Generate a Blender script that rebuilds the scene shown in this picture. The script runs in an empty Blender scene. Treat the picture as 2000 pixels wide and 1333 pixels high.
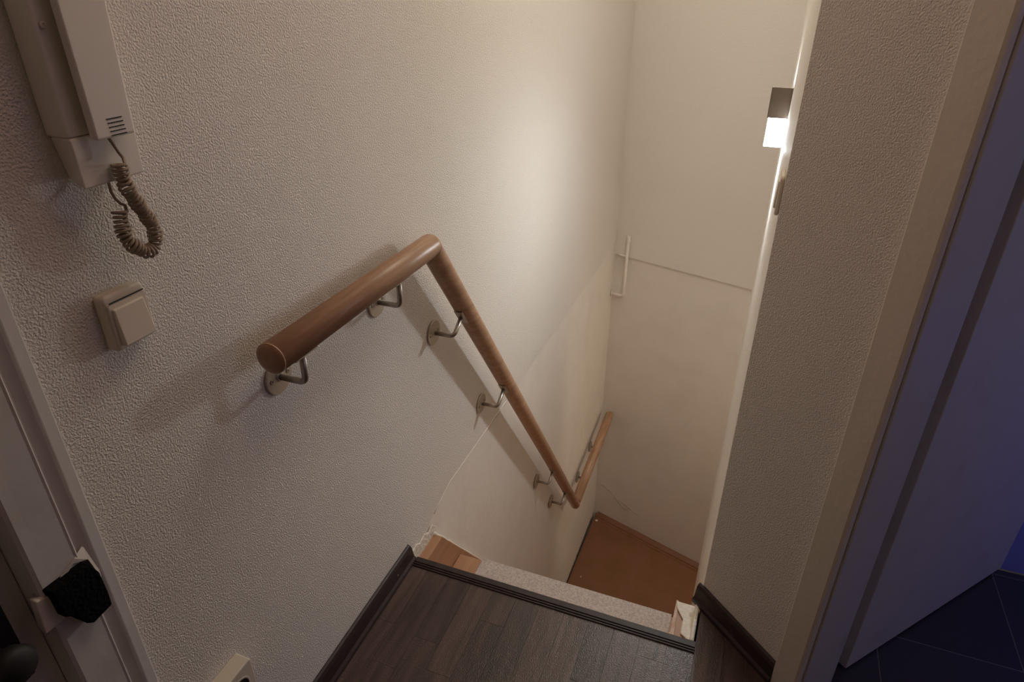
import bpy, bmesh, math, random
from mathutils import Vector, Matrix
random.seed(7)
scn = bpy.context.scene
COL = scn.collection
V = Vector
# ------------------------------------------------------------------ camera, world, exposure
cd = bpy.data.cameras.new('camera'); cam = bpy.data.objects.new('camera', cd); COL.objects.link(cam)
cd.sensor_width = 36; cd.lens = 23.4; cd.clip_start = 0.02
cam.matrix_world = Matrix(((0.35506770, 0.44647770, -0.82133099, 0),
                           (-0.93483333, 0.17303978, -0.31007076, 0),
                           (0.00368325, 0.87790369, 0.47882308, 1.5),
                           (0, 0, 0, 1)))
scn.camera = cam
w = bpy.data.worlds.new('world'); scn.world = w; w.use_nodes = True
w.node_tree.nodes['Background'].inputs[0].default_value = (.02, .02, .03, 1)
w.node_tree.nodes['Background'].inputs[1].default_value = .2
scn.view_settings.view_transform = 'Standard'; scn.view_settings.look = 'None'
scn.view_settings.exposure = 0.12; scn.view_settings.gamma = 1.0
scn.view_settings.use_curve_mapping = False
scn.cycles.use_denoising = True
scn.cycles.max_bounces = 12; scn.cycles.diffuse_bounces = 8
scn.cycles.sample_clamp_indirect = 10

GLASS = 30         # radiance of the wall lamp's glass
def area(name, loc, aim, size, power, col):
    l = bpy.data.lights.new(name, 'AREA'); l.energy = power; l.size = size; l.color = col
    o = bpy.data.objects.new(name, l); COL.objects.link(o); o.location = loc
    o.rotation_euler = (V(aim) - V(loc)).to_track_quat('-Z', 'Y').to_euler(); return o
area('hall_fill', (.9, .1, 2.45), (.9, .2, 0), .5, 1.9, (1, .62, .47))  # added fill under the hall ceiling, no fitting there
area('stair_fill', (2.0, .16, 2.45), (1.85, .75, -.3), .4, 5.2, (1, .97, .80))  # added fill above the flight, evens out the left wall
area('stair_far_fill', (3.1, .3, 2.42), (3.1, .3, 0), .6, 2.8, (1, .94, .80))  # added fill over the landing end, stands for no lamp
area('turn_fill', (3.1, -1.2, -.3), (3.3, .2, -1.3), .7, 8, (1, .86, .66))  # added fill hidden round the turn, lifts landing and far wall
area('room_fill', (.75, -2.35, 1.9), (1.3, -.8, .8), .4, 3.0, (.83, .76, 1))  # added soft fill in the side room, mainly for the door leaf
area('blue_light', (1.45, -1.45, .5), (1.79, -.9, .1), .12, .2, (.02, .06, 1))

# ------------------------------------------------------------------ materials
def mat(name, col, rough=.6, metal=0, spec=.5, emit=None, bump=None, var=None, grain=None, objvar=0):
    """bump=(scale, distance, detail) ; var=(scale, second colour, low, high) ; grain=(sx,sy,sz, second colour)"""
    m = bpy.data.materials.new(name); m.use_nodes = True
    n = m.node_tree.nodes; L = m.node_tree.links; b = n['Principled BSDF']
    b.inputs['Base Color'].default_value = (*col, 1); b.inputs['Roughness'].default_value = rough
    b.inputs['Metallic'].default_value = metal; b.inputs['Specular IOR Level'].default_value = spec
    tc = n.new('ShaderNodeTexCoord'); src = None
    def mix(fac, a, bb):
        x = n.new('ShaderNodeMix'); x.data_type = 'RGBA'; L.new(fac, x.inputs[0])
        if a is None: x.inputs[6].default_value = (*col, 1)
        else: L.new(a, x.inputs[6])
        x.inputs[7].default_value = (*bb, 1); return x.outputs[2]
    def ramp(sock, lo, hi):
        r = n.new('ShaderNodeMapRange'); L.new(sock, r.inputs[0]); r.inputs[1].default_value = lo; r.inputs[2].default_value = hi; return r.outputs[0]
    if var:
        t = n.new('ShaderNodeTexNoise'); t.inputs['Scale'].default_value = var[0]; t.inputs['Detail'].default_value = 5
        L.new(tc.outputs['Object'], t.inputs['Vector']); src = mix(ramp(t.outputs[0], var[2], var[3]), src, var[1])
    if grain:
        mp = n.new('ShaderNodeMapping'); mp.inputs['Scale'].default_value = grain[:3]; L.new(tc.outputs['Object'], mp.inputs[0])
        t = n.new('ShaderNodeTexNoise'); t.inputs['Scale'].default_value = 1; t.inputs['Detail'].default_value = 6; t.inputs['Distortion'].default_value = .6
        if objvar:
            oi = n.new('ShaderNodeObjectInfo'); ad = n.new('ShaderNodeVectorMath'); mu = n.new('ShaderNodeMath'); mu.operation = 'MULTIPLY'
            L.new(oi.outputs['Random'], mu.inputs[0]); mu.inputs[1].default_value = 40
            L.new(mp.outputs[0], ad.inputs[0]); L.new(mu.outputs[0], ad.inputs[1]); L.new(ad.outputs[0], t.inputs['Vector'])
        else: L.new(mp.outputs[0], t.inputs['Vector'])
        src = mix(ramp(t.outputs[0], .35, .68), src, grain[3])
    if objvar:
        oi = n.new('ShaderNodeObjectInfo'); h = n.new('ShaderNodeHueSaturation')
        r = n.new('ShaderNodeMapRange'); L.new(oi.outputs['Random'], r.inputs[0]); r.inputs[3].default_value = 1 - objvar; r.inputs[4].default_value = 1 + objvar
        L.new(r.outputs[0], h.inputs['Value'])
        if src: L.new(src, h.inputs['Color'])
        else: h.inputs['Color'].default_value = (*col, 1)
        src = h.outputs[0]
    if src: L.new(src, b.inputs['Base Color'])
    if bump:
        t = n.new('ShaderNodeTexNoise'); t.inputs['Scale'].default_value = bump[0]; t.inputs['Detail'].default_value = bump[2]
        t.inputs['Roughness'].default_value = .45
        L.new(tc.outputs['Object'], t.inputs['Vector'])
        bp = n.new('ShaderNodeBump'); bp.inputs['Distance'].default_value = bump[1]; bp.inputs['Strength'].default_value = 1
        L.new(ramp(t.outputs[0], .32, .68), bp.inputs['Height']); L.new(bp.outputs[0], b.inputs['Normal'])
    if emit:
        b.inputs['Emission Color'].default_value = (*emit[0], 1); b.inputs['Emission Strength'].default_value = emit[1]
    return m
M = {}
WC = (.83, .775, .715)
M['wallpaper'] = mat('wallpaper', WC, .62, spec=.35, bump=(330, .0013, 2.5))
M['wallpaper_far'] = mat('wallpaper_far', WC, .7, spec=.25, bump=(160, .0005, 1))
M['plaster'] = mat('plaster', (.83, .775, .715), .72, spec=.3, bump=(25, .0005, 2), var=(6, (.78, .72, .66), .45, .8))
M['stucco'] = mat('stucco', WC, .6, spec=.35, bump=(70, .0007, 2))
M['cream_filler'] = mat('cream_filler', (.80, .73, .64), .7, bump=(90, .0014, 3), var=(60, (.68, .54, .40), .55, .75))
M['white_paint'] = mat('white_paint', (.74, .67, .58), .42, bump=(60, .0004, 2))
M['door_paint'] = mat('door_paint', (.62, .58, .56), .4, bump=(40, .0003, 2), var=(9, (.54, .5, .46), .55, .8))
M['cream_plastic'] = mat('cream_plastic', (.70, .61, .50), .38)
M['white_plastic'] = mat('white_plastic', (.76, .70, .63), .45)
M['cord'] = mat('cord', (.33, .25, .18), .5)
M['dark'] = mat('dark', (.012, .01, .009), .6)
M['black_foam'] = mat('black_foam', (.004, .004, .004), .9, spec=.1, bump=(200, .002, 3))
M['beech'] = mat('beech', (.48, .285, .175), .36, grain=(6, 60, 60, (.35, .195, .11)))
M['beech_cap'] = mat('beech_cap', (.34, .18, .10), .4, grain=(60, 60, 60, (.26, .13, .07)))
M['beech_ring'] = mat('beech_ring', (.46, .28, .16), .45)
M['steel'] = mat('steel', (.42, .37, .32), .33, metal=.85)
M['steel_plate'] = mat('steel_plate', (.56, .49, .40), .42, metal=.6)
M['laminate'] = mat('laminate', (.098, .057, .047), .28, spec=.5, grain=(5, 55, 20, (.042, .023, .018)), objvar=.32, bump=(300, .0004, 2))
M['laminate_trim'] = mat('laminate_trim', (.046, .027, .024), .45, spec=.35, grain=(5, 70, 70, (.032, .019, .016)))
M['stair_wood'] = mat('stair_wood', (.46, .25, .14), .5, grain=(5, 40, 40, (.38, .19, .10)))
M['landing'] = mat('landing', (.25, .11, .058), .42, var=(7, (.21, .10, .04), .42, .66), bump=(30, .0006, 3))
M['mat_grey'] = mat('mat_grey', (.76, .665, .61), .95, spec=.1, bump=(420, .002, 3), var=(170, (.56, .48, .44), .4, .65))
M['tile'] = mat('tile', (.045, .045, .055), .35, objvar=.15)
M['grout'] = mat('grout', (.17, .17, .18), .8)
M['blue_lit_wall'] = mat('blue_lit_wall', (.26, .30, .80), .4)  # blue light falling on the wall is put into its colour
M['lamp_metal'] = mat('lamp_metal', (.33, .27, .22), .42, metal=1)
M['lamp_glass'] = mat('lamp_glass', (.9, .9, .88), .4, emit=((.86, .93, 1), GLASS))
M['pink_wood'] = mat('pink_wood', (.55, .33, .22), .6, var=(30, (.62, .5, .4), .4, .6))

# ------------------------------------------------------------------ helpers
def link(name, bm, m, parent=None, root=None, smooth=False, bevel=0, seg=2, **props):
    """vertices are given in world metres; a child keeps them relative to its thing's base"""
    off = V((0, 0, 0))
    if parent is not None:
        off = parent.get('_o', None); off = V(off) if off is not None else V((0, 0, 0))
    elif root is not None: off = V(root)
    bmesh.ops.recalc_face_normals(bm, faces=bm.faces)
    for v in bm.verts: v.co -= off
    if smooth:
        for f in bm.faces: f.smooth = True
    me = bpy.data.meshes.new(name); bm.to_mesh(me); bm.free()
    me.materials.append(M[m])
    o = bpy.data.objects.new(name, me); COL.objects.link(o)
    if parent is not None: o.parent = parent
    else: o.location = off
    o['_o'] = tuple(off)
    if bevel:
        b = o.modifiers.new('bevel', 'BEVEL'); b.width = bevel; b.segments = seg; b.limit_method = 'ANGLE'; b.angle_limit = math.radians(40)
        b.harden_normals = False
        for f in me.polygons: f.use_smooth = True
        s = o.modifiers.new('wn', 'WEIGHTED_NORMAL')
    if smooth == 'auto':
        o.modifiers.new('wn', 'WEIGHTED_NORMAL')
    for k, v in props.items(): o[k] = v
    return o
def thing(name, loc, label, cat, group=None):
    o = bpy.data.objects.new(name, None); COL.objects.link(o); o.location = loc; o.empty_display_size = .05
    o['_o'] = tuple(loc); o['label'] = label; o['category'] = cat
    if group: o['group'] = group
    return o
def struct(name, bm, m, **k): return link(name, bm, m, kind='structure', **k)
def B(): return bmesh.new()
def hexa(bm, pts):
    v = [bm.verts.new(p) for p in pts]
    for q in ((0, 1, 2, 3), (4, 5, 6, 7), (0, 1, 5, 4), (1, 2, 6, 5), (2, 3, 7, 6), (3, 0, 4, 7)):
        bm.faces.new([v[i] for i in q])
    return bm
def box(bm, x0, x1, y0, y1, z0, z1):
    return hexa(bm, [(x0, y0, z0), (x1, y0, z0), (x1, y1, z0), (x0, y1, z0), (x0, y0, z1), (x1, y0, z1), (x1, y1, z1), (x0, y1, z1)])
def prism(bm, poly, vec):
    """extrude a 3D polygon by vec"""
    vec = V(vec); a = [bm.verts.new(p) for p in poly]; b = [bm.verts.new(V(p) + vec) for p in poly]
    n = len(a); bm.faces.new(a); bm.faces.new(b[::-1])
    for i in range(n): bm.faces.new([a[i], a[(i + 1) % n], b[(i + 1) % n], b[i]])
    return bm
def fp(bm, xy, z0, z1): return prism(bm, [(x, y, z0) for x, y in xy], (0, 0, z1 - z0))
def frame(d):
    d = V(d).normalized(); a = V((0, 0, 1)) if abs(d.z) < .9 else V((1, 0, 0))
    u = d.cross(a).normalized(); return d, u, d.cross(u).normalized()
def tube(bm, pts, r, seg=12, cap=True):
    pts = [V(p) for p in pts]; rings = []; N = len(pts); u = None
    for i, p in enumerate(pts):
        if i == 0: d = pts[1] - p
        elif i == N - 1: d = p - pts[i - 1]
        else: d = (pts[i + 1] - p).normalized() + (p - pts[i - 1]).normalized()
        d.normalize()
        if u is None: _, u, _ = frame(d)
        u = (u - d * u.dot(d)).normalized(); v2 = d.cross(u)
        rr = r[i] if isinstance(r, (list, tuple)) else r
        rings.append([bm.verts.new(p + (u * math.cos(2 * math.pi * k / seg) + v2 * math.sin(2 * math.pi * k / seg)) * rr) for k in range(seg)])
    for a, b in zip(rings, rings[1:]):
        for k in range(seg): bm.faces.new([a[k], a[(k + 1) % seg], b[(k + 1) % seg], b[k]])
    if cap: bm.faces.new(rings[0][::-1]); bm.faces.new(rings[-1])
    return bm
def lathe(bm, c, axis, prof, seg=32):
    """prof = [(distance along axis, radius)]"""
    return tube(bm, [V(c) + V(axis).normalized() * t for t, _ in prof], [max(r, 1e-5) for _, r in prof], seg)
def lathe2(bm, c, axis, prof, seg=32):
    d, u, v = frame(axis); c = V(c); rings = []
    for t, r in prof:
        rings.append([bm.verts.new(c + d * t + (u * math.cos(2 * math.pi * k / seg) + v * math.sin(2 * math.pi * k / seg)) * max(r, 1e-5)) for k in range(seg)])
    for a, b in zip(rings, rings[1:]):
        for k in range(seg): bm.faces.new([a[k], a[(k + 1) % seg], b[(k + 1) % seg], b[k]])
    bm.faces.new(rings[0][::-1]); bm.faces.new(rings[-1]); return bm
def clip(poly, n, c):
    """keep the part of a 2D polygon with n.p <= c"""
    out = []
    for i in range(len(poly)):
        a, b = poly[i], poly[(i + 1) % len(poly)]
        da = n[0] * a[0] + n[1] * a[1] - c; db = n[0] * b[0] + n[1] * b[1] - c
        if da <= 0: out.append(a)
        if da * db < 0:
            t = da / (da - db); out.append((a[0] + t * (b[0] - a[0]), a[1] + t * (b[1] - a[1])))
    return out
def parea(p): return abs(sum(p[i][0] * p[(i + 1) % len(p)][1] - p[(i + 1) % len(p)][0] * p[i][1] for i in range(len(p)))) / 2

# partition frame: s runs along the partition's face, n goes through it into the room beyond
Q = (1.365, -.041); DD = (-.6702, -.7422); NN = (.7422, -.6702)
def SN(s, n): return (Q[0] + s * DD[0] + n * NN[0], Q[1] + s * DD[1] + n * NN[1])
def snbox(bm, s0, s1, n0, n1, z0, z1): return fp(bm, [SN(s0, n0), SN(s1, n0), SN(s1, n1), SN(s0, n1)], z0, z1)
YW = .776          # face of the left wall
CEIL = 2.5; BOT = -2.133

# ------------------------------------------------------------------ walls
wl = struct('wall_left', fp(B(), [(.345, YW + .003), (4.1, YW + .003), (4.1, YW + .12), (.345, YW + .12)], -2.5, CEIL), 'plaster')
bm = B(); prism(bm, [(.345, YW, CEIL), (.345, YW, -.01), (1.25, YW, -.01), (1.27, YW, .004), (1.33, YW, .022), (1.42, YW, .052), (1.49, YW, .068), (1.7, YW, .072), (2.1, YW, .069), (2.6, YW, .073), (3.2, YW, .07), (4.0, YW, .071), (4.0, YW, CEIL)], (0, .003, 0))
link('wallpaper', bm, 'wallpaper', wl)
# uneven cut edge of the wallpaper
pts = [(1.375 + i * .03, YW + .0005, .036 + (.034 * min(1, i * .03 / .115)) + random.uniform(-.0012, .0012)) for i in range(26)]
link('paper_edge', tube(B(), pts, [.0022] * 20 + [.0018, .0015, .0012, .001, .0008, .0006], 6), 'plaster', wl, smooth=True)
# torn filler beside the stringer
# wall pieces over and behind the left door
struct('wall_side', fp(B(), [(-1.3, YW), (-.52, YW), (-.52, YW + .12), (-1.3, YW + .12)], 0, CEIL), 'wallpaper')
struct('wall_over_door', fp(B(), [(-.52, YW), (.345, YW), (.345, YW + .12), (-.52, YW + .12)], 2.05, CEIL), 'wallpaper')

FA = V((3.858, .765)); FD = V((-.304, -.952)).normalized(); FN = V((-FD.y, FD.x))
if FN.x < 0: FN = -FN
def FAR(t, n): p = FA + FD * t + FN * n; return (p.x, p.y)
wf = struct('wall_far', fp(B(), [FAR(-.25, .014), FAR(2.35, .014), FAR(2.35, .13), FAR(-.25, .13)], -2.5, CEIL), 'plaster')
bm = B(); prism(bm, [(*FAR(-.03, 0), CEIL), (*FAR(-.03, 0), 0), (*FAR(2.3, 0), 0), (*FAR(2.3, 0), CEIL)], (FN.x * .014, FN.y * .014, 0))
link('wallpaper', bm, 'wallpaper_far', wf)
# grey scuffs low on the far wall
M['scuff'] = mat('scuff', (.52, .455, .40), .85, bump=(60, .002, 3)); M['gap_brown'] = mat('gap_brown', (.06, .035, .022), .8)
for pl in ([(.02, -1.835), (.05, -1.84), (.09, -1.852), (.13, -1.875)], [(.11, -1.86), (.15, -1.89), (.19, -1.93), (.24, -1.955), (.28, -1.965)], [(.17, -1.90), (.24, -1.915), (.31, -1.94), (.37, -1.96)]):
    pts = [(*FAR(t, .014), z + random.uniform(-.004, .004)) for t, z in pl]
    link('plaster_crack', tube(B(), pts, [.0015] + [.0040] * (len(pts) - 2) + [.0012], 6), 'scuff', wf, smooth=True)

wr = struct('wall_right', fp(B(), [(1.366, -.041), (2.95, -.041), (2.95, -.16), (1.366, -.16)], -2.5, CEIL), 'stucco', bevel=.006, seg=3)
wm = struct('wall_front', fp(B(), [Q, SN(.29, 0), SN(.29, .12), (1.43, -.16), (1.366, -.16)], -.02, CEIL), 'wallpaper')
struct('wall_over_opening', snbox(B(), .29, 1.17, 0, .12, 2.05, CEIL), 'wallpaper')
struct('wall_beside_opening', snbox(B(), 1.17, 2.9, 0, .12, 0, CEIL), 'wallpaper')
struct('wall_back', fp(B(), [(-1.4, YW + .12), (-1.3, YW + .12), (-1.3, -2.1), (-1.4, -2.1)], 0, CEIL), 'wallpaper')
struct('wall_hall_end', fp(B(), [(-1.3, -2.1), (-1.3, -2.2), (-.55, -2.2), (-.45, -2.1)], 0, CEIL), 'wallpaper')
struct('wall_room_far', fp(B(), [(1.79, -.16), (1.79, -2.8), (1.89, -2.8), (1.89, -.16)], .004, CEIL), 'blue_lit_wall')
struct('wall_room_end', fp(B(), [(-.6, -2.7), (1.79, -2.7), (1.79, -2.8), (-.6, -2.8)], .004, CEIL), 'blue_lit_wall')
struct('wall_room_left', fp(B(), [(-.6, -2.7), (-.6, -2.25), (-.7, -2.25), (-.7, -2.7)], .004, CEIL), 'blue_lit_wall')
struct('wall_stair_turn', fp(B(), [(2.85, -.16), (2.95, -.16), (2.95, -1.5), (2.85, -1.5)], -2.5, CEIL), 'plaster')
struct('wall_stair_end', fp(B(), [(2.85, -1.5), (3.5, -1.5), (3.5, -1.6), (2.85, -1.6)], -2.5, CEIL), 'plaster')
struct('ceiling', box(B(), -1.4, 4.15, -2.8, YW + .12, CEIL, CEIL + .1), 'plaster')

# ------------------------------------------------------------------ floors
XE = 1.222
bm = B(); fp(bm, [(-1.3, -.045), (XE, -.045), (XE, YW), (-1.3, YW)], -.14, -.009)
hp = [(-1.3, -.045), (-1.3, -2.1), (SN(2.9, 0)[0], -2.1), (1.364, -.045)]
fp(bm, clip([(-1.3, -.045), (-1.3, -2.1), (1.5, -2.1), (1.5, -.045)], NN, NN[0] * Q[0] + NN[1] * Q[1]), -.14, -.009)
fl = struct('floor', bm, 'dark')
RW = .0684; row = 0; y = .7752
cQ = NN[0] * Q[0] + NN[1] * Q[1]
while y - RW > -2.12:
    x = 1.2 + (.03 if row % 3 else .0) - random.uniform(0, .35) if row else 1.0
    cuts = [1.6]; 
    while x > -1.3: cuts.append(x); x -= random.uniform(.38, .62)
    cuts.append(-1.3)
    for a, b in zip(cuts, cuts[1:]):
        g = .0003
        p = [(b + g, y - RW + g), (a - g, y - RW + g), (a - g, y - g), (b + g, y - g)]
        if y - RW > -.05: p = clip(p, (1, 0), 1.205)
        else: p = clip(p, NN, cQ + .004)
        if len(p) > 2 and parea(p) > .0006:
            link('plank', fp(B(), p, -.009, random.uniform(-.0003, .0001)), 'laminate', fl)
    y -= RW; row += 1
# grey-black tiles of the room beyond the door
room = [SN(.29, .12), (1.43, -.16), (1.79, -.16), (1.79, -2.7), (-.6, -2.7), SN(2.9, .12)]
fr = struct('floor_room', fp(B(), room, -.14, -.0008), 'grout')
c2 = NN[0] * SN(0, .12)[0] + NN[1] * SN(0, .12)[1]
for i in range(-8, 3):
    for j in range(-8, 3):
        x0 = 1.433 + .333 * i; y0 = -.481 + .333 * j; g = .0018
        p = [(x0 + g, y0 + g), (x0 + .333 - g, y0 + g), (x0 + .333 - g, y0 + .333 - g), (x0 + g, y0 + .333 - g)]
        for nn_, cc in (((1, 0), 1.787), ((0, 1), -.162), ((0, -1), 2.698), ((-1, 0), .598), ((-NN[0], -NN[1]), -c2 - .001)):
            if len(p) > 2: p = clip(p, nn_, cc)
        if len(p) > 2 and parea(p) > .001: link('tile', fp(B(), p, -.006, 0), 'tile', fr)
struct('trim_3', snbox(B(), .325, 1.17, -.002, .121, -.009, .003), 'laminate_trim', bevel=.001)

# stair-edge profile strip
bm = B()
prof = [(1.193, 0), (1.1945, .0035), (1.1975, .004), (1.1985, .0015), (1.2005, .0015), (1.2015, .0048), (1.2045, .005), (1.2055, .0025), (1.2075, .0025), (1.209, .0055), (1.2245, .006), (1.228, .003), (1.228, -.014), (1.2225, -.014), (1.2225, -.001), (1.193, -.001)]
prism(bm, [(x, -.0455, z) for x, z in prof], (0, .802, 0))
struct('trim_1', bm, 'laminate_trim')

# baseboards
def baseprof(t, h): return [(0, 0), (t, 0), (t, .012), (t * .72, .018), (t * .62, h * .55), (t * .55, h - .012), (t * .35, h - .003), (t * .12, h), (0, h)]
bm = B(); prism(bm, [(.433, YW - a, z) for a, z in baseprof(.021, .062)], (.783, 0, 0))
for v in bm.verts:                                   # mitred outer end
    if v.co.x > 1: v.co.x += (.062 - v.co.z) * .12 - .006
bl = struct('baseboard_left', bm, 'laminate_trim')
link('screw', lathe2(B(), (1.12, YW - .015, .035), (0, -1, 0), [(0, .002), (.0015, .002), (.002, .0004)], 10), 'steel', bl, smooth=True)
bm = B(); base = [(*SN(-.012, -a), z) for a, z in baseprof(.021, .062)]
prism(bm, base, (DD[0] * .274, DD[1] * .274, 0)); struct('baseboard_right', bm, 'laminate_trim')
bm = B(); base = [(*SN(1.24, -a), z) for a, z in baseprof(.021, .062)]
prism(bm, base, (DD[0] * 1.6, DD[1] * 1.6, 0)); struct('baseboard_front', bm, 'laminate_trim')

# ------------------------------------------------------------------ staircase
N = 10; RISE = -BOT / N; X1 = 1.470; GO = .158
st = thing('staircase', (1.3, .37, BOT), 'steep straight beech-coloured wooden stair dropping from dark landing strip to lower landing', 'staircase')
def stringer(y0, y1, x0, m='stair_wood', nm='stringer'):
    bm = B(); prism(bm, [(x0, y0, -.03), (1.354, y0, -.03), (2.922, y0, BOT), (2.55, y0, BOT), (x0, y0, -.34)], (0, y1 - y0, 0))
    return link(nm, bm, m, st, bevel=.0015)
stringer(.741, YW - .0003, 1.225)
sr = stringer(-.0405, .019, 1.225)
# plaster smeared over the top of the right stringer
bm = B(); prism(bm, [(1.236, -.0405, -.0305), (1.262, -.004, -.0305), (1.31, -.004, -.0305), (1.345, .018, -.0305), (1.3645, .02, -.0305), (1.3645, -.0405, -.0305)], (0, 0, .007))
link('plaster_smear', bm, 'cream_filler', sr, bevel=.0025)
bm = B(); prism(bm, [(1.232, -.0405, -.03), (1.232, -.0405, -.002), (1.3645, -.0405, .006), (1.3645, -.0405, -.03)], (0, .011, 0))
link('plaster_smear', bm, 'cream_filler', sr, bevel=.004)
bm = B(); prism(bm, [(1.228, .010, -.0305), (1.245, .028, -.0305), (1.262, .022, -.0305), (1.37, .0215, -.0305), (1.37, .015, -.0305)], (0, 0, .004))
link('plaster_smear', bm, 'pink_wood', sr, bevel=.001)
for i in range(1, N):
    z = -RISE * i; xn = X1 + GO * (i - 1)
    link('tread', box(B(), xn - .235, xn, .019, .741, z - .03, z), 'stair_wood', st, bevel=.006, seg=2)
for i in range(1, N + 1):
    z1 = -RISE * (i - 1) - (.03); z0 = -RISE * i; xr = X1 + GO * (i - 2) - .03
    if i == 1: xr = 1.228
    link('riser', box(B(), xr, xr + .014, .019, .741, z0, z1 if i > 1 else -.015), 'stair_wood', st)
bm = B()
prism(bm, [(1.215, YW - .0004, -.04), (1.36, YW - .0004, -.04), (1.372, YW - .0004, -.012), (1.35, YW - .0004, .012), (1.325, YW - .0004, .004), (1.30, YW - .0004, .02), (1.268, YW - .0004, .012), (1.25, YW - .0004, .026), (1.215, YW - .0004, .02)], (0, -.006, 0))
link('filler_patch', bm, 'cream_filler', st, bevel=.002)
pts = [(1.352 + t + random.uniform(-.002, .002), .741 + .03, -.024 - 1.34 * t + random.uniform(-.002, .002)) for t in [i * .02 for i in range(24)]]
link('filler_bead', tube(B(), pts, .0075, 6), 'cream_filler', st, smooth=True)
# landing at the foot
lp = [(2.60, YW + .002), FAR(0, .014), FAR(2.3, .014), (3.25, -1.5), (2.951, -1.5), (2.951, -.041), (2.60, -.041)]
la = struct('floor_landing', fp(B(), lp, BOT - .1, BOT), 'landing')
bm = B(); prism(bm, [(*FAR(.02, .013), BOT), (*FAR(.02, -.022), BOT), (*FAR(.02, -.020), BOT + .006), (*FAR(.02, .002), BOT + .024), (*FAR(.02, .013), BOT + .024)], (FD.x * 2.2, FD.y * 2.2, 0))
link('edging_strip', bm, 'stair_wood2' if 'stair_wood2' in M else 'landing', la)
bm = B(); prism(bm, [(*FAR(.03, -.040), BOT), (*FAR(.03, -.046), BOT), (*FAR(.03, -.046), BOT + .003), (*FAR(.03, -.040), BOT + .003)], (FD.x * 2.2, FD.y * 2.2, 0))
link('edging_strip', bm, 'landing', la)
link('edging_strip', box(B(), 2.95, 3.83, YW - .028, YW - .022, BOT, BOT + .004), 'landing', la)
pts = [(2.95 + .045 * i, YW + .003 + random.uniform(-.003, .002), BOT + .001) for i in range(20)]
link('edge_gap', tube(B(), pts, [random.uniform(.0025, .006) for _ in pts], 6), 'gap_brown', la)
link('paint_speck', lathe2(B(), (3.22, .70, BOT), (0, 0, 1), [(0, .005), (.001, .004), (.0015, .001)], 10), 'cream_filler', la)
link('paint_speck', lathe2(B(), (3.79, .735, BOT), (0, 0, 1), [(0, .011), (.002, .009), (.004, .002)], 9), 'cream_filler', la)

# carpet mat on the first tread, rounded over its nosing
z = -RISE
bm = B(); pf = [(1.25, z + .0012), (1.4735, z + .0012), (1.4735, z - .026), (1.4785, z - .026), (1.4775, z - .001), (1.469, z + .0078), (1.25, z + .0078)]
prism(bm, [(a, .030, b) for a, b in pf], (0, .625, 0))
mt = link('stair_mat', bm, 'mat_grey', root=(1.38, .34, z))
mt['label'] = 'grey speckled carpet mat lying on the top stair tread below the dark edge strip'; mt['category'] = 'mat'

# ------------------------------------------------------------------ wooden handrail with seven metal brackets
RR = .0285; RY = .711
P0, P1, P2, P3 = V((.752, RY, .944)), V((1.326, RY, .942)), V((2.968, RY, -1.262)), V((3.80, RY, -1.158))
hr = thing('handrail', (1.3, RY, .85), 'round brown wooden handrail on metal brackets bending down the stair along the left wall', 'handrail')
def rail(a, b, ra, rb, caps):
    bm = B(); d = (b - a); L_ = d.length
    prof = [(0, ra), (L_, rb)]
    if caps[0]: prof = [(-ra * math.sin(t), ra * math.cos(t)) for t in (1.5, 1.2, .9, .6, .3)] + prof
    if caps[1]: prof += [(L_ + rb * math.sin(t), rb * math.cos(t)) for t in (.3, .6, .9, 1.2, 1.5)]
    return lathe2(bm, a, d, prof, 32)
r1 = link('rail_section', rail(P0, P1, RR, RR, (0, 1)), 'beech', hr, smooth=True, label='short level upper rail section')
r2 = link('rail_section', rail(P1 + (P2 - P1).normalized() * .012, P2, RR * .985, RR * .97, (0, 0)), 'beech', hr, smooth='auto', label='long sloping middle rail section')
r3 = link('rail_section', rail(P2 + V((.02, 0, .012)), P3, RR * .96, RR * .96, (0, 1)), 'beech', hr, smooth=True, label='short lower rail section')
link('end_cap', lathe2(B(), P0, (-1, 0, 0), [(0, RR * .985)] + [(RR * .34 * math.sin(t), RR * .985 * math.cos(t)) for t in (.15, .4, .7, 1, 1.3, 1.52)], 32), 'beech_cap', r1, smooth=True, label='darker domed end cap')
link('joint_ring', lathe2(B(), P0, (1, 0, 0), [(-.001, RR), (-.001, RR + .0003), (.0012, RR + .0003), (.0012, RR)], 32), 'beech_ring', r1)
U2 = V((.801, 0, .598)); D2 = V((.598, 0, -.801)); U3 = V((-.12, 0, .993)); D3 = V((.993, 0, .12))
brk = [(.827, .853, V((0, 0, 1)), V((1, 0, 0)), P0), (1.174, .852, V((0, 0, 1)), V((1, 0, 0)), P0),
       (1.437, .643, U2, D2, P1), (1.748, .214, U2, D2, P1), (2.395, -.646, U2, D2, P1), (2.657, -.998, U2, D2, P1),
       (3.25, -1.294, U3, D3, P2), (3.552, -1.270, U3, D3, P2)]
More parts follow.
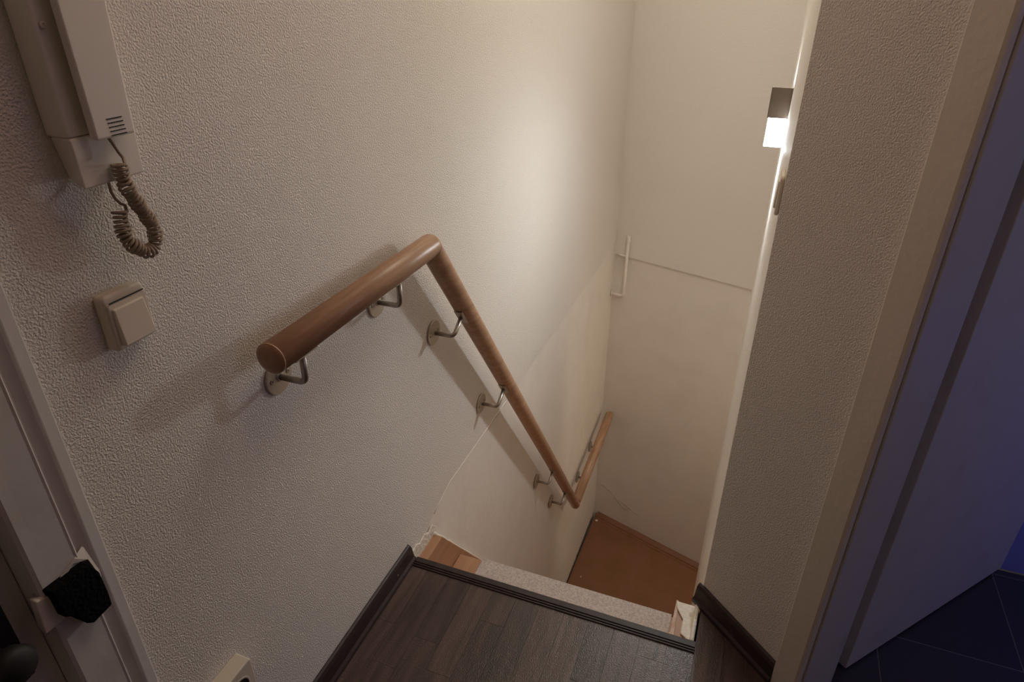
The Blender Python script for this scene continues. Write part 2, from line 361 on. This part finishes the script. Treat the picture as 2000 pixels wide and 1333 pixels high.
for x, z, u, d, pr in brk:
    c = V((x, YW, z)); foot = V((x, RY, z)); dist = (pr - foot).dot(u) - RR * .98
    end = foot + u * (dist - .002)
    # rod: out of the wall, rounded elbow, up to the rail
    e = .014; el = [foot + V((0, e * (1 - math.sin(t)), 0)) + u * (e * (1 - math.cos(t))) for t in [k * math.pi / 2 / 6 for k in range(7)]]
    br = link('bracket', tube(B(), [c + V((0, -.004, 0))] + el + [end], .0062, 14), 'steel', hr, smooth=True)
    link('wall_plate', lathe2(B(), c, (0, -1, 0), [(0, .0355), (.0045, .0355), (.006, .034), (.0062, .010), (.0085, .009), (.0085, .006)], 36), 'steel_plate', br, smooth='auto')
    bm = B(); w_ = d.cross(u).normalized(); sp = []
    for k in range(-4, 5):
        a = k * .115
        sp.append(w_ * (RR + .001) * math.sin(a) + u * ((RR + .0005) * (1 - math.cos(a))))
    poly = [end + q - d * .031 for q in sp] + [end + q - d * .031 - u * .0028 for q in reversed(sp)]
    prism(bm, poly, d * .062); link('saddle', bm, 'steel', br, bevel=.0006)
    for sgn in (-1, 1):
        sc = c + V((sgn * .0225, -.0058, 0))
        link('screw', lathe2(B(), sc, (0, -1, 0), [(0, .0046), (.0016, .0042), (.0018, .0022), (.0006, .0018), (.0006, .0003)], 14), 'steel', br, smooth='auto')

# ------------------------------------------------------------------ intercom
ic = thing('intercom_phone', (.585, YW, 1.28), 'cream wall intercom handset with coiled cord above the light switch', 'intercom')
bm = B(); hexa(bm, [(.5395, .738, 1.3385), (.5395, .7375, 1.28), (.6270, .7375, 1.281), (.6300, .738, 1.3385), (.545, YW, 1.3385), (.553, YW, 1.288), (.620, YW, 1.288), (.622, YW, 1.3385)])
ib = link('base', bm, 'white_plastic', ic, bevel=.003, seg=3)
bm = B(); box(bm, .5405, .629, .7395, YW, 1.3385, 1.512); link('base_back', bm, 'white_plastic', ic, bevel=.004, seg=3)
hs = B(); hexa(hs, [(.5575, .718, 1.334), (.6130, .718, 1.334), (.6160, .7330, 1.334), (.5610, .7330, 1.334), (.5560, .7180, 1.515), (.6200, .718, 1.515), (.622, .7330, 1.515), (.5600, .7330, 1.515)])
h = link('handset', hs, 'white_plastic', ic, bevel=.004, seg=3)
bm = B()
for i in range(5):
    for j in range(6):
        cx = .5785 + j * .0036 + (i * .0004); cz = 1.3555 - i * .0046
        box(bm, cx - .0014, cx + .0014, .7173, .7185, cz - .0006, cz + .0006)
link('speaker_slots', bm, 'dark', h)
link('screw', lathe2(B(), (.5502, .7385, 1.455), (0, -1, 0), [(0, .0042), (.001, .004), (.0016, .002), (.0006, .0015)], 14), 'cream_plastic', ib, smooth='auto')
# coiled cord: smooth guide curve, wound
def cr(p, t):
    i = min(int(t), len(p) - 2); f = t - i
    g = lambda k: V(p[max(0, min(len(p) - 1, k))])
    a, b, c, d = g(i - 1), g(i), g(i + 1), g(i + 2)
    return .5 * ((2 * b) + (c - a) * f + (2 * a - 5 * b + 4 * c - d) * f * f + (3 * b - a - 3 * c + d) * f ** 3)
g3 = [(.5844, .7262, 1.3037), (.5859, .728, 1.2789), (.5952, .731, 1.2569), (.6062, .734, 1.2356), (.6167, .737, 1.2134), (.6181, .739, 1.1958), (.614, .741, 1.1848), (.6006, .741, 1.1823), (.5894, .741, 1.1912), (.5795, .741, 1.2023), (.5762, .741, 1.2137), (.5766, .741, 1.229), (.5777, .741, 1.2392), (.5798, .741, 1.2478)]
K = 1500; gp = [cr(g3, (len(g3) - 1) * k / K) for k in range(K + 1)]
acc = [0]
for a, b in zip(gp, gp[1:]): acc.append(acc[-1] + (b - a).length)
TOT = acc[-1]; TURN = 38; pts = []; NP = TURN * 14; k = 0
for i in range(NP + 1):
    s = TOT * i / NP
    while k < K - 1 and acc[k + 1] < s: k += 1
    p = gp[k]; t = (gp[min(K, k + 3)] - gp[max(0, k - 3)]).normalized(); e1 = t.cross(V((0, 1, 0))).normalized(); e2 = t.cross(e1)
    ph = 2 * math.pi * TURN * i / NP + .5 * math.sin(s * 90); rr = .0076 + .0009 * math.sin(s * 240)
    pts.append(p + e1 * math.cos(ph) * rr + e2 * math.sin(ph) * rr)
pts = [V((.5795, .7275, 1.337)), V((.5836, .727, 1.3273)), V((.5876, .7255, 1.3152)), V((.5903, .724, 1.3085))] + pts[3:-8] + [V((.5895, .742, 1.2480)), V((.5858, .744, 1.2509)), V((.583, .747, 1.2573)), V((.5845, .753, 1.265)), V((.590, .760, 1.284))]
link('coiled_cord', tube(B(), pts, .0020, 6), 'cord', ic, smooth=True)

# ------------------------------------------------------------------ light switches and socket
def rbox(x0, x1, z0, z1, y0, y1, r, seg=4):
    """rounded-corner plate lying against the left wall"""
    p = []
    for cx, cz, a0 in ((x1 - r, z1 - r, 0), (x0 + r, z1 - r, 90), (x0 + r, z0 + r, 180), (x1 - r, z0 + r, 270)):
        for k in range(seg + 1):
            a = math.radians(a0 + 90 * k / seg); p.append((cx + r * math.cos(a), y0, cz + r * math.sin(a)))
    return prism(B(), p, (0, y1 - y0, 0))
sw = thing('light_switch', (.563, YW, 1.06), 'cream square rocker light switch on the left wall under the intercom', 'switch')
link('frame', rbox(.5312, .5955, 1.0615, 1.141, YW, .7575, .007), 'cream_plastic', sw, bevel=.0045, seg=3)
link('inner_plate', rbox(.5345, .5935, 1.0655, 1.1300, .760, .7545, .003), 'cream_plastic', sw, bevel=.0015)
bm = B(); hexa(bm, [(.5385, .7465, 1.0705), (.5885, .7465, 1.0695), (.5855, .7510, 1.1225), (.5385, .7510, 1.1225), (.5380, .756, 1.0700), (.589, .756, 1.069), (.5862, .756, 1.123), (.538, .756, 1.123)])
link('rocker', bm, 'cream_plastic', sw, bevel=.002, seg=3)
link('seam', box(B(), .537, .5905, .7538, .7548, 1.1305, 1.1320), 'dark', sw)
sk = thing('power_socket', (.545, YW, .30), 'cream surface power socket low on the left wall, cut by the bottom frame edge', 'socket')
so = link('frame', rbox(.505, .585, .30, .3805, YW, .742, .005), 'cream_plastic', sk, bevel=.003, seg=3)
link('insert', lathe2(B(), (.545, .7425, .335), (0, -1, 0), [(0, .0275), (.0012, .027), (.0014, .0235), (-.0005, .0225), (-.0005, .001)], 32), 'cream_plastic', sk, smooth='auto')
for sx in (-.0095, .0095): link('pin_hole', lathe2(B(), (.545 + sx, .7431, .335), (0, -1, 0), [(0, .0028), (.0002, .0026)], 12), 'dark', so)
link('shadow_gap', lathe2(B(), (.545, .7422, .335), (0, -1, 0), [(0, .0235), (.0006, .0232)], 32), 'dark', so)

s2 = thing('light_switch', (1.425, -.041, 1.08), 'small beige switch seen edge-on on the stairwell corner wall below the lamp', 'switch')
bm = B(); p = []
for cx, cz, a0 in ((1.455, 1.155, 0), (1.395, 1.155, 90), (1.395, 1.095, 180), (1.455, 1.095, 270)):
    for k in range(6):
        a = math.radians(a0 + 90 * k / 5); p.append((cx + .01 * math.cos(a), -.041, cz + .01 * math.sin(a)))
prism(bm, p, (0, .0085, 0)); link('frame', bm, 'cream_plastic', s2, bevel=.005, seg=3)
bm = B(); hexa(bm, [(1.398, -.034, 1.098), (1.452, -.034, 1.098), (1.452, -.034, 1.152), (1.398, -.034, 1.152), (1.398, -.0285, 1.098), (1.452, -.0285, 1.098), (1.452, -.0305, 1.152), (1.398, -.0305, 1.152)])
link('rocker', bm, 'white_plastic', s2, bevel=.002)

# ------------------------------------------------------------------ wall lamp on the right stairwell wall
wlp = thing('wall_lamp', (2.40, -.041, 1.02), 'square metal wall lamp with glowing white glass on the right stairwell wall', 'lamp')
bm = B(); box(bm, 2.351, 2.353, -.040, .0215, 1.112, 1.204); box(bm, 2.351, 2.43, .0195, .0215, 1.112, 1.204)
box(bm, 2.351, 2.43, -.0405, -.0385, 1.03, 1.204)
link('metal_cover', bm, 'lamp_metal', wlp, bevel=.0006)
g = link('glass_shade', box(B(), 2.3545, 2.425, -.036, .0175, 1.022, 1.186), 'lamp_glass', wlp, bevel=.002)

# added fill light below the closed shade, brightens the lower left wall
bl2 = area('lamp_down_fill', (2.39, -.008, 1.016), (1.62, .6, -.4), .05, 4.9, (.90, .98, 1)); bl2.parent = None

# ------------------------------------------------------------------ painted pipe stub in the far corner
pp = thing('pipe', (*FAR(.12, -.02), -.3), 'short painted pipe with elbow in the far corner above the ledge line', 'pipe')
a = V((*FAR(.083, -.020), .135)); b_ = V((*FAR(.083, -.020), -.235))
el = [b_ + V((0, 0, 0)), b_ + V((.002, .004, -.012)), b_ + V((.006, .016, -.020)), b_ + V((.012, .035, -.022)), V((b_.x + .022, YW + .001, b_.z - .022))]
link('tube', tube(B(), [a] + el, .0085, 14), 'wallpaper_far', pp, smooth=True)
link('coupling', lathe2(B(), a, (0, 0, 1), [(-.03, .0088), (-.03, .0115), (.006, .0115), (.008, .009)], 18), 'wallpaper_far', pp, smooth='auto')
link('wall_flange', lathe2(B(), (b_.x + .022, YW, b_.z - .022), (0, -1, 0), [(0, .017), (.004, .016), (.006, .010)], 18), 'wallpaper_far', pp, smooth='auto')
link('side_stub', tube(B(), [(a.x, a.y, .012), (a.x + .012, a.y + .05, .012)], .006, 10), 'wallpaper_far', pp, smooth='auto')

# ------------------------------------------------------------------ left door: leaf, moulded casing, latch keep
d1 = struct('door_1', box(B(), -.50, .333, .793, .833, .004, 2.03), 'door_paint', bevel=.002)
prof = [(.433, YW + .002), (.433, .768), (.4305, .766), (.4165, .7645), (.4150, .7665), (.4138, .7615), (.4115, .7575), (.4080, .7585), (.3960, .7645), (.3915, .7645), (.3900, .7560), (.3875, .7535), (.3845, .7545), (.3500, .7555), (.3380, .7555), (.3335, .7580), (.3335, .800), (.345, .800), (.345, YW + .002)]
bm = B(); prism(bm, [(x, y, 0) for x, y in prof], (0, 0, 2.1)); link('casing', bm, 'door_paint', d1)
bm = B(); prism(bm, [(-.167 - x, y, 0) for x, y in prof], (0, 0, 2.1)); link('casing', bm, 'door_paint', d1)
bm = B(); box(bm, -.6, .433, .757, YW + .002, 2.03, 2.12); link('casing', bm, 'door_paint', d1, bevel=.003)
bm = B(); box(bm, .255, .305, .786, .794, 0.69, .85); hd = link('rim_plate', bm, 'dark', d1, bevel=.003)
link('knob', lathe2(B(), (.272, .787, .765), (0, -1, 0), [(0, .012), (.02, .010), (.028, .022), (.042, .027), (.052, .022), (.056, .004)], 24), 'dark', d1, smooth=True)
bm = B(); hexa(bm, [(.3180, .752, .7638), (.3463, .752, .7625), (.3432, .752, .8111), (.3236, .752, .8179), (.3200, .768, .7650), (.3463, .768, .7640), (.3432, .768, .8095), (.3250, .768, .8160)])
link('latch_keep', bm, 'white_plastic', d1, bevel=.002)
# black foam taped over the keep, thing of its own
lb = [(.3365, .8243), (.3899, .8216), (.3982, .7978), (.3990, .762), (.3976, .7367), (.3676, .7333), (.3606, .7405), (.3539, .7549), (.3534, .7629), (.3394, .7772), (.3384, .805)]
bl_ = thing('lock_pad', (.372, .75, .72), 'black foam pad taped to the moulded left door casing', 'pad')
bm = B(); prism(bm, [(x, .7590, z) for x, z in lb], (0, -.020, 0))
link('pad', bm, 'black_foam', bl_, bevel=.0025, seg=2)
M['tape'] = mat('tape', (.60, .54, .50), .3)
bm = B(); prism(bm, [(.352, .7535, .812), (.380, .7535, .8275), (.398, .7535, .8175), (.405, .7535, .776), (.412, .7630, .79), (.404, .7630, .835), (.383, .7535, .8335), (.35, .7535, .819)], (0, -.0006, 0)); link('tape_strip', bm, 'tape', bl_)

# ------------------------------------------------------------------ right door: casing, lining and open leaf
d2 = struct('door_2', fp(B(), [SN(.325, .175), SN(.308, .848), SN(.268, .847), SN(.285, .174)], .008, 2.03), 'door_paint', bevel=.003)
cp = [(.262, .001), (.262, -.0115), (.264, -.013), (.318, -.013), (.3235, -.010), (.3255, -.004), (.3255, .001)]
bm = B(); prism(bm, [(*SN(s, n), 0) for s, n in cp], (0, 0, 2.09)); link('casing', bm, 'white_paint', d2)
bm = B(); prism(bm, [(*SN(1.46 - s, n), 0) for s, n in cp], (0, 0, 2.09)); link('casing', bm, 'white_paint', d2)
bm = B(); snbox(bm, .262, 1.198, -.013, .001, 2.028, 2.09); link('casing', bm, 'white_paint', d2, bevel=.003)
link('filler_bead', tube(B(), [(*SN(.2612, -.0008), .06), (*SN(.2612, -.0008), 2.09)], .0016, 8), 'cream_filler', d2, smooth=True)
bm = B(); snbox(bm, .291, .3305, .004, .121, 0, 2.05); snbox(bm, 1.13, 1.17, .001, .121, 0, 2.05); snbox(bm, .33, 1.13, .001, .121, 2.02, 2.05)
link('lining', bm, 'door_paint', d2, bevel=.002)
bm = B(); snbox(bm, .262, .289, .121, .172, 0, 2.05); link('rebate', bm, 'door_paint', d2, bevel=.002)

for o in bpy.data.objects:
    if '_o' in o: del o['_o']
